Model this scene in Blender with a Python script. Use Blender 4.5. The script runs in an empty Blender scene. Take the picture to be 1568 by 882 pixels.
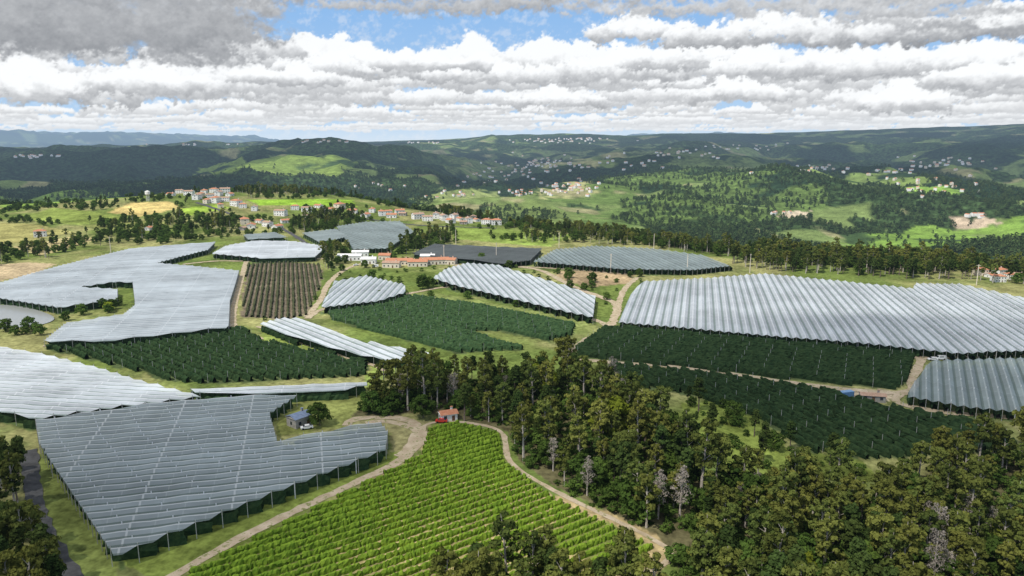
import bpy, math, random
import numpy as np
from mathutils import Vector
rng=np.random.default_rng(7); random.seed(7)
scene=bpy.context.scene
COL=scene.collection
# ------------------------------------------------------------------ camera
CAMZ=100.0; PITCH=math.radians(11.4); F=1120.0
cam=bpy.data.cameras.new("camera"); cam.sensor_width=36; cam.lens=18/(784/F); cam.clip_end=120000; cam.clip_start=1
co=bpy.data.objects.new("camera",cam); COL.objects.link(co); co.location=(0,0,CAMZ); co.rotation_euler=(math.pi/2-PITCH,0,0); scene.camera=co
# ------------------------------------------------------------------ noise + terrain
def h2(i,j,s):
    v=np.sin(i*127.1+j*311.7+s*74.7)*43758.5453
    return v-np.floor(v)
def vn(x,y,s=0):
    xi=np.floor(x); yi=np.floor(y); fx=x-xi; fy=y-yi
    fx=fx*fx*fx*(fx*(fx*6-15)+10); fy=fy*fy*fy*(fy*(fy*6-15)+10)
    a=h2(xi,yi,s); b=h2(xi+1,yi,s); c=h2(xi,yi+1,s); d=h2(xi+1,yi+1,s)
    return (a*(1-fx)+b*fx)*(1-fy)+(c*(1-fx)+d*fx)*fy
def fbm(x,y,s=0,o=4):
    t=0; a=.5; n=0
    for k in range(o):
        t=t+a*vn(x*2**k+k*17.3,y*2**k+k*9.1,s+k); n+=a; a*=.5
    return t/n
def sm(x): x=np.clip(x,0,1); return x*x*(3-2*x)
def gauss(x,y,cx,cy,sx,sy): return np.exp(-((x-cx)/sx)**2-((y-cy)/sy)**2)
EDGE_A=[-60,-35,-20,-16,-11,-6.8,-.7,5.9,11,15.8,22.6,28.8,35,60]
EDGE_R=[1300,1300,1250,1230,1080,950,860,795,740,690,655,645,645,645]
RID_A=[-60,-35,-20,-12,-4,4,9,18,29,35,60]; RID_Z=[10,20,82,78,118,150,140,160,205,238,240]
MT_A=[-60,-35,-28,-19,-16,6,9,14,19,22,29,35,60]; MT_Z=[300,290,260,190,-20,-20,230,270,240,0,180,380,300]
def height(x,y):
    x=np.asarray(x,float); y=np.asarray(y,float)
    r=np.hypot(x,y)+1e-6; az=np.degrees(np.arctan2(x,y))
    near=(fbm(x/230,y/230,3,2)-.5)*6+24*gauss(x,y,-400,1080,330,230)-13*gauss(x,y,150,165,95,80)
    e=np.interp(az,EDGE_A,EDGE_R)
    e=e+(vn(az/5,az*0,5)-.5)*60
    s=sm((r-e)/430)
    rz=np.interp(az,RID_A,RID_Z); mz=np.interp(az,MT_A,MT_Z)
    rr=[0,1150,1500,2300,3500,5500]; zz=[-116,-122,-112,-82,-42,12]
    f=np.interp(r,rr,zz)
    k=sm((r-4600)/3000); f=f*(1-k)+rz*k
    k=sm((r-8000)/3000); f=f*(1-k)+(-60)*k
    k=sm((r-15500)/4500); f=f*(1-k)+mz*k
    k=sm((r-21000)/6000); f=f*(1-k)+(-100)*k
    A=np.interp(r,[900,1500,2200,3200,4600,6600,7600,9000,15000,20000],[4,14,30,46,52,24,8,8,15,40])
    n=fbm(x/900,y/1000,11,5)
    n2=1-np.abs(2*fbm(x/520+4,y/760,23,4)-1)*2
    f=f+A*((n-.5)*4.8)+A*1.4*(n2-.62)
    f=f+66*gauss(x,y,640,2350,430,420)+62*gauss(x,y,1050,1250,450,300)+45*gauss(x,y,-1900,4300,1500,500)+30*gauss(x,y,-2600,2700,900,350)+25*gauss(x,y,100,3300,500,300)
    return near*(1-s)+f*s
cp,sp=math.cos(PITCH),math.sin(PITCH)
TT=np.geomspace(60,26000,2600)
def survey(px,py,off=0.0):
    """map a sight line from the survey photograph onto the terrain -> world x,y,z"""
    a=(px-784)/F; b=(441-py)/F
    d=np.array([a,cp+b*sp,-sp+b*cp])
    X=d[0]*TT; Y=d[1]*TT; Z=CAMZ+d[2]*TT
    g=Z-(height(X,Y)+off); i=np.argmax(g<0)
    if i==0: return None
    t=TT[i-1]+(TT[i]-TT[i-1])*g[i-1]/(g[i-1]-g[i])
    return np.array([d[0]*t,d[1]*t,CAMZ+d[2]*t])
def spoly(p,off=0.0):
    q=[survey(a,b,off) for a,b in p]; return np.array([v[:2] for v in q if v is not None])
def pip(x,y,poly):
    ins=np.zeros(np.shape(x),bool); n=len(poly)
    bb=(x>=poly[:,0].min())&(x<=poly[:,0].max())&(y>=poly[:,1].min())&(y<=poly[:,1].max())
    xs=x[bb]; ys=y[bb]; c=np.zeros(xs.shape,bool)
    for i in range(n):
        x1,y1=poly[i]; x2,y2=poly[(i+1)%n]
        if y1==y2: continue
        m=((y1>ys)!=(y2>ys))&(xs<(x2-x1)*(ys-y1)/(y2-y1)+x1); c^=m
    ins[bb]=c; return ins
# ------------------------------------------------------------------ mesh helpers
def mesh_np(name,V,Fq,mats,mi=None,attr=None,smooth=False):
    V=np.asarray(V,np.float32); Fq=np.asarray(Fq,np.int32); k=Fq.shape[1]
    me=bpy.data.meshes.new(name); me.vertices.add(len(V)); me.vertices.foreach_set("co",V.ravel())
    me.loops.add(Fq.size); me.loops.foreach_set("vertex_index",Fq.ravel())
    me.polygons.add(len(Fq)); me.polygons.foreach_set("loop_start",np.arange(0,Fq.size,k,dtype=np.int32))
    for m in mats: me.materials.append(m)
    if mi is not None: me.polygons.foreach_set("material_index",np.asarray(mi,np.int32))
    me.update(calc_edges=True)
    if attr:
        for an,av in attr.items():
            a=me.color_attributes.new(an,'FLOAT_COLOR','POINT'); a.data.foreach_set("color",np.asarray(av,np.float32).ravel())
    me.polygons.foreach_set("use_smooth",np.full(len(Fq),smooth))
    me.validate(); return me
def obj(name,me,loc=(0,0,0),parent=None,rz=0,sc=1):
    o=bpy.data.objects.new(name,me); COL.objects.link(o); o.location=loc; o.rotation_euler=(0,0,rz); o.scale=(sc,sc,sc)
    if parent: o.parent=parent
    return o
class MB:
    def __init__(s): s.v=[];s.f=[];s.m=[]
    def box(s,c,d,m=0,rz=0,taper=1):
        b=len(s.v); cr,sr=math.cos(rz),math.sin(rz)
        for z in (-1,1):
            t=taper if z>0 else 1
            for x,y in((-1,-1),(1,-1),(1,1),(-1,1)):
                X=x*d[0]/2*t;Y=y*d[1]/2*t
                s.v.append((c[0]+X*cr-Y*sr,c[1]+X*sr+Y*cr,c[2]+z*d[2]/2))
        for f in((3,2,1,0),(4,5,6,7),(0,1,5,4),(1,2,6,5),(2,3,7,6),(3,0,4,7)): s.f.append([b+i for i in f]); s.m.append(m)
    def poly(s,pts,m=0):
        b=len(s.v); s.v+=list(pts); s.f.append(list(range(b,b+len(pts)))); s.m.append(m)
    def tube(s,a,b_,r1,r2,m=0,n=6):
        a=Vector(a);b_=Vector(b_);d=(b_-a).normalized(); u=d.orthogonal().normalized(); w=d.cross(u); b=len(s.v)
        for p,r in((a,r1),(b_,r2)):
            for i in range(n):
                t=2*math.pi*i/n; s.v.append(tuple(p+u*math.cos(t)*r+w*math.sin(t)*r))
        for i in range(n):
            j=(i+1)%n; s.f.append([b+i,b+j,b+n+j,b+n+i]); s.m.append(m)
        s.f.append([b+n+i for i in range(n)]); s.m.append(m)
    def mesh(s,name,mats):
        me=bpy.data.meshes.new(name); me.from_pydata([tuple(map(float,v)) for v in s.v],[],s.f)
        for m in mats: me.materials.append(m)
        me.polygons.foreach_set("material_index",s.m); me.update(); return me
# ------------------------------------------------------------------ materials
class NT:
    def __init__(s,nt): s.nt=nt
    def n(s,t,**k):
        o=s.nt.nodes.new(t)
        for a,b in k.items(): setattr(o,a,b)
        return o
    def l(s,a,b): s.nt.links.new(a,b)
    def math(s,op,a,b=None,c=None,clamp=False):
        o=s.n('ShaderNodeMath',operation=op,use_clamp=clamp)
        for i,v in enumerate((a,b,c)):
            if v is None: continue
            if isinstance(v,(int,float)): o.inputs[i].default_value=v
            else: s.l(v,o.inputs[i])
        return o.outputs[0]
    def mix(s,f,a,b,bt='MIX'):
        o=s.n('ShaderNodeMix',data_type='RGBA',blend_type=bt)
        for i,v in ((0,f),(6,a),(7,b)):
            if isinstance(v,(int,float)): o.inputs[i].default_value=v
            elif isinstance(v,tuple): o.inputs[i].default_value=v+(1,) if len(v)==3 else v
            else: s.l(v,o.inputs[i])
        return o.outputs[2]
    def noise(s,vec,sc,det=3,rough=.55,dist=0):
        o=s.n('ShaderNodeTexNoise'); o.inputs['Scale'].default_value=sc;o.inputs['Detail'].default_value=det;o.inputs['Roughness'].default_value=rough;o.inputs['Distortion'].default_value=dist
        if vec is not None: s.l(vec,o.inputs['Vector'])
        return o.outputs[0]
    def rng(s,v,a,b,c=0,d=1,smooth=False):
        o=s.n('ShaderNodeMapRange')
        if smooth: o.interpolation_type='SMOOTHSTEP'
        s.l(v,o.inputs[0])
        for i,k in enumerate((a,b,c,d)): o.inputs[i+1].default_value=k
        return o.outputs[0]
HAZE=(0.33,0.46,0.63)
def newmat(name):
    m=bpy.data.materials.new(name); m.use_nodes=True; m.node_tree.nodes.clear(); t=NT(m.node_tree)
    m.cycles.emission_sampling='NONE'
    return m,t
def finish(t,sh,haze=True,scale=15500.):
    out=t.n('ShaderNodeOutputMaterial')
    if haze:  # aerial haze painted into the material: bluish emission growing with distance from origin
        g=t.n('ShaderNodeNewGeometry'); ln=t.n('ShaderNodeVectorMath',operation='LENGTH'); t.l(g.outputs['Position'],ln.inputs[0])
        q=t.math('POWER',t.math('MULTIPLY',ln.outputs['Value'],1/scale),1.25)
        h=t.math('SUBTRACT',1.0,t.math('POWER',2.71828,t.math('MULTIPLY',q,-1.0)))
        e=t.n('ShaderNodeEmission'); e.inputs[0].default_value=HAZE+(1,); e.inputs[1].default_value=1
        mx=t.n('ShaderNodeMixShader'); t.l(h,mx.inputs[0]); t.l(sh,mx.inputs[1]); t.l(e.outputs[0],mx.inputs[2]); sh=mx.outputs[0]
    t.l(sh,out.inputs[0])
def princ(t,col,rough=.9,spec=.15):
    p=t.n('ShaderNodeBsdfPrincipled'); p.inputs['Roughness'].default_value=rough; p.inputs['Specular IOR Level'].default_value=spec
    if isinstance(col,tuple): p.inputs[0].default_value=col+(1,)
    else: t.l(col,p.inputs[0])
    return p.outputs[0]
def diff(t,col):
    p=t.n('ShaderNodeBsdfDiffuse'); t.l(col,p.inputs[0]); return p.outputs[0]
def pos(t): return t.n('ShaderNodeNewGeometry').outputs['Position']
def mat_simple(name,c1,c2,sc=.5,rough=.9,spec=.15,det=2):
    m,t=newmat(name); v=pos(t)
    n=t.rng(t.noise(v,sc,det,.65),.3,.7); c=t.mix(n,c1,c2)
    finish(t,princ(t,c,rough,spec) if rough<.6 else diff(t,c)); return m
def mat_leaf(name,c1,c2,c3,rnd=.6,tl=.25):
    m,t=newmat(name); oi=t.n('ShaderNodeObjectInfo'); n=t.noise(pos(t),.6,2,.7)
    a=t.mix(t.rng(n,.32,.68),c1,c2)
    rr_=oi.outputs['Random']
    a=t.mix(t.math('MULTIPLY',rr_,rnd),a,c3)
    br=t.rng(t.math('FRACT',t.math('MULTIPLY',rr_,37.3)),0,1,.65,1.3)
    cm=t.n('ShaderNodeVectorMath',operation='SCALE'); t.l(a,cm.inputs[0]); t.l(br,cm.inputs[3])
    sh=diff(t,cm.outputs[0])
    if tl:
        tr=t.n('ShaderNodeBsdfTranslucent'); t.l(cm.outputs[0],tr.inputs[0])
        mx=t.n('ShaderNodeMixShader'); mx.inputs[0].default_value=tl; t.l(sh,mx.inputs[1]); t.l(tr.outputs[0],mx.inputs[2]); sh=mx.outputs[0]
    finish(t,sh); return m
M_bark=mat_simple("bark",(.12,.09,.07),(.24,.19,.16),1.5)
M_bark2=mat_simple("pale_bark",(.36,.31,.26),(.55,.5,.44),1.5)
M_euc=mat_leaf("eucalyptus_leaves",(.065,.10,.026),(.14,.175,.042),(.20,.20,.045),.85)
M_pine=mat_leaf("pine_needles",(.030,.060,.018),(.068,.108,.028),(.09,.11,.028))
M_oak=mat_leaf("oak_leaves",(.040,.080,.018),(.085,.14,.028),(.12,.18,.035))
M_acac=mat_leaf("acacia_leaves",(.18,.22,.025),(.26,.30,.03),(.2,.25,.03))
M_dead=mat_leaf("dry_twigs",(.30,.26,.22),(.42,.38,.33),(.26,.22,.18))
M_far=mat_leaf("far_leaves",(.025,.052,.022),(.055,.09,.032),(.09,.125,.04),.8,0)
M_orch=mat_leaf("orchard_leaves",(.020,.045,.020),(.046,.080,.031),(.045,.07,.03),.1,0)
M_vine=mat_leaf("vine_leaves",(.10,.175,.018),(.20,.29,.032),(.15,.24,.03),.1,.2)
M_vine2=mat_leaf("young_vine_leaves",(.05,.062,.03),(.085,.09,.048),(.08,.08,.04),.1,0)
m,t=newmat("dirt_track"); p=pos(t)
n_=t.noise(p,.3,4,.7)
c=t.mix(t.rng(n_,.35,.65),(.34,.27,.18),(.52,.43,.32)); c=t.mix(t.rng(t.noise(p,.6,3,.7),.54,.64),c,(.18,.19,.07)); finish(t,diff(t,c)); M_dirt=m
M_asph=mat_simple("asphalt",(.07,.07,.07),(.12,.12,.12),.4)
M_post=mat_simple("post_concrete",(.4,.39,.36),(.55,.53,.5),2)
def mat_net(name,c,seam,alpha=1.,cross=.5):
    m,t=newmat(name); a=t.n('ShaderNodeAttribute',attribute_name='net'); s=t.n('ShaderNodeSeparateColor'); t.l(a.outputs['Color'],s.inputs[0])
    u,tt,rw=s.outputs[0],s.outputs[1],s.outputs[2]
    n=t.rng(t.noise(pos(t),.03,4,.7),.3,.7,.70,1.28)
    n2=t.math('MULTIPLY',n,t.rng(rw,0,1,.84,1.12))
    sc=t.n('ShaderNodeVectorMath',operation='SCALE'); sc.inputs[0].default_value=c; t.l(n2,sc.inputs[3])
    fr=t.math('FRACT',tt); fr2=t.math('FRACT',t.math('MULTIPLY',tt,4.0))
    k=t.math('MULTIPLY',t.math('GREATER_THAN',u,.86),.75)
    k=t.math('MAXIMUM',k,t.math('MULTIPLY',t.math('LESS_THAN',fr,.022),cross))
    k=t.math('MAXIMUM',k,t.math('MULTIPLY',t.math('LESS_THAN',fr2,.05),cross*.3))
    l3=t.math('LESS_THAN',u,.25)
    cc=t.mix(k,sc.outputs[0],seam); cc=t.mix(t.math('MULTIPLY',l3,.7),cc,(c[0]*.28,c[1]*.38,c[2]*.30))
    sh=princ(t,cc,.5,.35)
    if alpha<1:
        tr=t.n('ShaderNodeBsdfTransparent'); mx=t.n('ShaderNodeMixShader'); mx.inputs[0].default_value=alpha; t.l(tr.outputs[0],mx.inputs[1]); t.l(sh,mx.inputs[2]); sh=mx.outputs[0]
    finish(t,sh); return m
M_netW=mat_net("white_net",(.44,.475,.50),(.64,.66,.68),.87)
M_netG=mat_net("grey_net",(.22,.26,.275),(.52,.55,.56),.74,.6)
M_netM=mat_net("mid_net",(.34,.38,.405),(.52,.55,.575),.85)
M_netB=mat_net("big_net",(.40,.43,.455),(.60,.62,.64),.87)
M_netD=mat_net("green_net",(.185,.225,.225),(.31,.35,.345),.85)
M_netK=mat_net("dark_net",(.05,.06,.06),(.09,.10,.10))
M_wall=mat_simple("white_render",(.76,.74,.70),(.84,.82,.8),.3)
M_wall2=mat_simple("cream_render",(.64,.56,.45),(.74,.66,.55),.3)
M_stone=mat_simple("granite_wall",(.28,.26,.23),(.42,.39,.35),1.2)
M_roof=mat_simple("terracotta_tiles",(.40,.16,.09),(.52,.26,.16),1.)
M_roof2=mat_simple("aged_tiles",(.32,.20,.14),(.46,.32,.24),1.)
M_roofb=mat_simple("slate_blue_roof",(.14,.18,.27),(.22,.27,.37),1.)
M_glass=mat_simple("window_glass",(.03,.035,.04),(.05,.06,.07),1.,.2,.5)
M_door=mat_simple("wooden_door",(.12,.07,.04),(.18,.1,.06),2.)
M_red=mat_simple("red_paint",(.5,.03,.02),(.55,.04,.03),1.,.3,.5)
M_whitep=mat_simple("white_paint",(.75,.75,.75),(.8,.8,.8),1.,.3,.5)
M_bluep=mat_simple("blue_paint",(.1,.22,.4),(.14,.28,.46),1.,.4,.5)
M_rub=mat_simple("rubber",(.02,.02,.02),(.03,.03,.03),1.)
m,t=newmat("pond_water"); finish(t,princ(t,(.30,.31,.29),.2,.5)); M_water=m
# ------------------------------------------------------------------ field tables (photo survey coordinates)
NETS=[
 ("N1b",[(-140,528),(0,530),(60,540),(150,562),(215,582),(310,606),(180,622),(55,640),(0,628),(-140,600)],((40,600),(300,612)),4.0,M_netW),
 ("N1a",[(312,607),(458,603),(412,632),(424,673),(520,655),(580,643),(594,660),(590,687),(380,768),(175,850),(60,678),(54,642),(180,624)],((80,700),(420,668)),4.0,M_netG),
 ("N2",[(-80,445),(0,432),(70,412),(200,380),(330,370),(318,382),(240,402),(366,414),(352,460),(350,500),(160,521),(66,522),(100,494),(190,480),(207,466),(203,432),(175,431),(120,439),(180,442),(180,458),(90,470),(0,456)],((100,505),(340,492)),4.5,M_netM),
 ("N3",[(325,388),(345,376),(390,368),(450,369),(500,377),(482,393),(400,395)],((340,385),(480,381)),5,M_netW),
 ("N4",[(515,346),(560,339),(612,338),(634,354),(592,380),(540,381)],((540,350),(610,370)),5,M_netD),
 ("N4b",[(462,356),(515,350),(532,362),(490,371)],((470,358),(520,362)),5,M_netD),
 ("N4c",[(372,359),(420,355),(440,363),(380,366)],((375,362),(430,362)),5,M_netD),
 ("N5",[(490,470),(512,430),(560,421),(620,435),(621,447),(580,460)],((530,462),(572,424)),4.5,M_netW),
 ("N6",[(662,425),(682,411),(715,402),(762,405),(880,441),(912,453),(908,485),(860,475),(700,437)],((745,406),(800,455)),4.5,M_netW),
 ("N7",[(816,400),(850,381),(910,376),(1000,380),(1080,391),(1122,406),(1060,413),(960,412)],((860,383),(900,408)),4.5,M_netD),
 ("N8",[(945,492),(960,455),(985,430),(1080,425),(1170,418),(1240,425),(1398,441),(1402,433),(1470,434),(1568,455),(1720,475),(1720,535),(1568,536),(1470,540),(1320,525),(1100,506)],((1200,425),(1255,515)),4.6,M_netB),
 ("N9",[(1386,605),(1425,551),(1568,547),(1720,545),(1720,632),(1568,630),(1480,622)],((1470,552),(1480,615)),4.2,M_netD),
 ("N10",[(395,495),(430,486),(465,486),(540,518),(658,540),(640,553),(590,550),(540,540),(470,521),(420,505)],((440,490),(570,540)),4.5,M_netW),
 ("N11",[(283,593),(300,591),(560,581),(563,588),(520,597),(310,603)],((300,597),(550,587)),4.5,M_netW),
 ("N12",[(630,388),(665,373),(830,380),(812,398),(770,403),(700,395)],((670,380),(800,392)),4.5,M_netK),
]
HEDGES=[
 ("orchard_rows",[(75,535),(350,505),(372,505),(402,524),(562,560),(560,577),(300,588),(250,582),(200,566),(150,555)],((250,520),(420,585)),3.8,.8,2.8,M_orch,True),
 ("orchard_rows",[(500,476),(560,463),(640,455),(882,498),(876,514),(840,522),(760,507),(712,508),(760,524),(800,536),(700,541),(560,505),(510,492)],((560,465),(800,515)),3.8,.8,2.8,M_orch,True),
 ("orchard_rows",[(880,536),(925,503),(1100,515),(1402,546),(1390,585),(1370,598),(1100,570),(885,546)],((930,515),(1380,575)),3.9,.8,3.0,M_orch,True),
 ("orchard_rows",[(930,558),(1100,576),(1245,597),(1360,626),(1500,650),(1560,690),(1330,705),(1230,692),(1170,645),(1050,603),(960,592)],((1000,570),(1250,680)),4.0,.8,2.9,M_orch,True),
 ("young_vineyard_rows",[(370,485),(378,405),(440,402),(492,405),(492,435),(470,483),(440,489)],((420,405),(412,482)),3.4,.7,1.7,M_vine2,True),
 ("vineyard_rows",[(250,940),(290,878),(645,697),(657,655),(700,648),(765,664),(772,708),(850,764),(1000,838),(985,866),(945,880),(920,893),(690,900),(670,940)],((420,850),(790,730)),3.0,.52,1.55,M_vine,False),
]
GROUND=[
 ([(165,325),(200,311),(262,309),(275,318),(215,332)],(.46,.36,.14)),
 ([(270,320),(340,312),(350,319),(290,330)],(.24,.34,.05)),
 ([(375,306),(540,306),(545,316),(400,314)],(.22,.36,.04)),
 ([(20,335),(80,318),(200,334),(120,345)],(.20,.25,.06)),
 ([(0,300),(180,293),(190,303),(0,318)],(.20,.30,.06)),
 ([(20,378),(120,360),(150,366),(60,392)],(.36,.30,.15)),
 ([(-60,340),(40,342),(110,355),(30,372),(-60,372)],(.29,.27,.10)),
 ([(120,345),(230,338),(300,345),(200,356)],(.23,.25,.08)),
 ([(-60,425),(-60,410),(40,402),(85,404),(60,418),(0,430)],(.42,.33,.20)),
 ([(700,345),(760,350),(880,360),(840,378),(690,365)],(.18,.24,.055)),
 ([(860,414),(970,416),(975,432),(900,440),(850,425)],(.32,.24,.14)),
 ([(1040,618),(1110,612),(1175,655),(1210,690),(1320,705),(1350,730),(1200,735),(1070,700)],(.16,.20,.045)),
 ([(415,640),(460,605),(560,600),(580,640),(425,672)],(.21,.23,.07)),
 ([(60,680),(175,850),(175,885),(100,900),(50,720)],(.15,.18,.05)),
 ([(540,645),(600,640),(660,645),(655,690),(600,700),(595,660)],(.28,.26,.12)),
 ([(175,855),(600,690),(640,690),(250,900)],(.16,.20,.045)),
 ([(400,500),(480,530),(590,555),(640,560),(590,580),(560,600),(565,560),(400,520)],(.19,.24,.06)),
 ([(480,470),(640,445),(910,492),(880,505),(640,460),(500,480)],(.21,.25,.08)),
 ([(640,700),(1000,800),(1040,850),(1000,880),(940,890),(800,790)],(.32,.25,.13)),
 ([(1240,590),(1380,600),(1350,618),(1250,600)],(.4,.33,.23)),
]
FARG=[([(620,305),(760,285),(860,300),(960,290),(900,330),(700,335)],(.15,.20,.06),0),([(800,290),(900,280),(930,300),(820,305)],(.30,.30,.13),1),
 ([(820,300),(1000,262),(1200,270),(1280,310),(1100,350),(900,345)],(.11,.165,.045),0),
 ([(1240,392),(1300,362),(1400,345),(1568,330),(1650,330),(1650,368),(1568,366),(1440,378),(1350,395)],(.17,.27,.05),1),([(1440,330),(1520,325),(1530,338),(1460,340)],(.44,.35,.25),1),
 ([(1190,325),(1240,322),(1235,332),(1195,332)],(.42,.35,.25),1),([(300,255),(420,240),(560,250),(520,270),(330,268)],(.16,.22,.05),1),
 ([(1230,262),(1400,262),(1420,285),(1300,280)],(.16,.22,.06),1),([(1370,290),(1450,282),(1480,300),(1390,300)],(.20,.32,.06),1),([(780,225),(1000,222),(1010,236),(800,240)],(.14,.18,.08),0),
 ([(820,246),(910,244),(915,256),(830,258)],(.30,.29,.14),1),([(640,240),(760,235),(780,262),(680,262)],(.11,.15,.055),0),([(1000,235),(1180,235),(1200,255),(1040,258)],(.11,.15,.055),0),([(660,298),(760,292),(780,302),(690,308)],(.22,.26,.09),1)]
# ------------------------------------------------------------------ terrain sheet
ang=np.concatenate([np.arange(-52,52.01,.2),np.arange(56,305,4.)])
rad=np.concatenate([[.5],np.arange(20,88,8.),np.geomspace(90,1700,380),np.geomspace(1720,10500,270),np.geomspace(10700,48000,70)])
A,R=np.meshgrid(np.radians(ang),rad); X=(R*np.sin(A)).ravel(); Y=(R*np.cos(A)).ravel(); Z=height(X,Y)
na=len(ang); nr=len(rad); rr=R.ravel(); azd=np.degrees(np.arctan2(X,Y))
edge=np.interp(azd,EDGE_A,EDGE_R)
farw=sm((rr-edge+30)/200)[:,None]
def fieldmask(x,y):
    a=fbm(x/520,y/420,41,5); b=fbm(x/200,y/220,43,4)
    return a,sm((b-.57)/.035)*sm((a-.45)/.08)
n1=fbm(X/60,Y/60,31,4)[:,None]; n2=fbm(X/14,Y/14,37,3)[:,None]
n3,kf=fieldmask(X,Y); n4=fbm(X/150,Y/120,47,4); n5=vn(X/90,Y/90,49)[:,None]
g1=np.array([.125,.165,.042]);g2=np.array([.25,.245,.10]);g3=np.array([.09,.13,.035])
C=g1*(1-sm((n1-.4)/.25))+g2*sm((n1-.4)/.25); k=sm((n2-.55)/.12)*.5; C=C*(1-k)+g3*k
fF=np.array([.026,.050,.024]); fL=np.array([.15,.20,.065])+0*n5; fL=fL*(1-sm((n5-.6)/.1))+np.array([.25,.24,.12])*sm((n5-.6)/.1); fM=np.array([.05,.085,.030])
k=sm((n3-.44)/.12)[:,None]; CF=fF*(1-k)+fM*k; k=kf[:,None]; CF=CF*(1-k)+fL*k
C=C*(1-farw)+CF*farw
forest=(farw[:,0]*(1-.9*kf))
wx=X+(fbm(X/9,Y/9,51,2)-.5)*5; wy=Y+(fbm(X/9,Y/9,53,2)-.5)*5
NETP={}
for nm,pl,rd,sp_,mt in NETS:
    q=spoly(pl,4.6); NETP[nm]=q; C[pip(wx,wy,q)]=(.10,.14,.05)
HP=[]
for h in HEDGES:
    q=spoly(h[1]); HP.append(q)
    C[pip(wx,wy,q)]={'vineyard_rows':(.2,.18,.09),'young_vineyard_rows':(.165,.135,.095),'orchard_rows':(.075,.10,.04)}[h[0]]
for pl,c in GROUND:
    q=spoly(pl); mk=pip(wx,wy,q)
    for qq in HP[:5]: mk&=~pip(wx,wy,qq)
    C[mk]=np.array(c)*(0.6+.8*n2[mk])*(.7+.6*n1[mk])
mk=pip(wx,wy,HP[5]); b=sm((fbm(X/35,Y/25,61,3)-.36-.0011*X)/.14)[:,None]; C[mk]=(np.array([.38,.31,.15])*(1-b)+np.array([.17,.19,.055])*b)[mk]
wx=X+(fbm(X/60,Y/60,51,3)-.5)*90; wy=Y+(fbm(X/60,Y/60,53,3)-.5)*120
FQS=[]
for pl,c,st in FARG:
    q=spoly(pl); FQS.append((q,st))
    mk=pip(wx,wy,q)&(rr>edge+60); w=sm((n4[mk]-(.30 if st else .40))/.10)[:,None]; C[mk]=C[mk]*(1-w)+np.array(c)*w*(.7+.6*n2[mk]); forest[mk]*=(.15 if st else .6)
FOREST=[(535,638),(585,605),(650,590),(720,585),(800,578),(860,575),(940,600),(1010,640),(1040,690),(1080,725),(1180,745),(1330,765),(1400,735),(1450,705),(1568,690),(1850,700),(1850,1100),(1060,1100),(1045,880),(1030,850),(1010,822),(850,745),(795,706),(778,660),(690,640),(640,630),(600,638)]
FQ=spoly(FOREST); mk=pip(X,Y,FQ); C[mk]=np.array((.11,.10,.05))*(.6+.8*n2[mk])
V=np.stack([X,Y,Z],1)
i=np.arange(nr-1)[:,None]*na; j=np.arange(na)[None,:]; j2=(j+1)%na
Fq=np.stack([i+j,i+j2,i+na+j2,i+na+j],-1).reshape(-1,4)[:,::-1]
m,t=newmat("terrain"); a=t.n('ShaderNodeAttribute',attribute_name='col'); p=pos(t)
na_=t.noise(p,.4,2,.7); nb=t.noise(p,.03,4,.7)
vor=t.n('ShaderNodeTexVoronoi'); vor.inputs['Scale'].default_value=.06; t.l(p,vor.inputs['Vector'])
f1=t.rng(na_,.3,.7,.62,1.38); f2=t.rng(nb,.3,.7,.58,1.45); f3=t.rng(vor.outputs['Distance'],0,.8,1.4,.4)
ff=t.math('MULTIPLY',f1,f2); f3m=t.math('MULTIPLY_ADD',t.math('SUBTRACT',f3,1.0),a.outputs['Alpha'],1.0); ff=t.math('MULTIPLY',ff,f3m)
sc=t.n('ShaderNodeVectorMath',operation='SCALE'); t.l(a.outputs['Color'],sc.inputs[0]); t.l(ff,sc.inputs[3])
hh=t.math('MULTIPLY',nb,t.math('MULTIPLY_ADD',a.outputs['Alpha'],18.0,.3))
d=diff(t,sc.outputs[0]); b=t.n('ShaderNodeBump'); b.inputs['Strength'].default_value=.9; b.inputs['Distance'].default_value=1; t.l(hh,b.inputs['Height']); t.l(b.outputs[0],d.node.inputs['Normal'])
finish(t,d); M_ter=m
obj("terrain",mesh_np("terrain",V,Fq,[M_ter],attr={"col":np.concatenate([C,forest[:,None]],1)},smooth=True))
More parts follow.
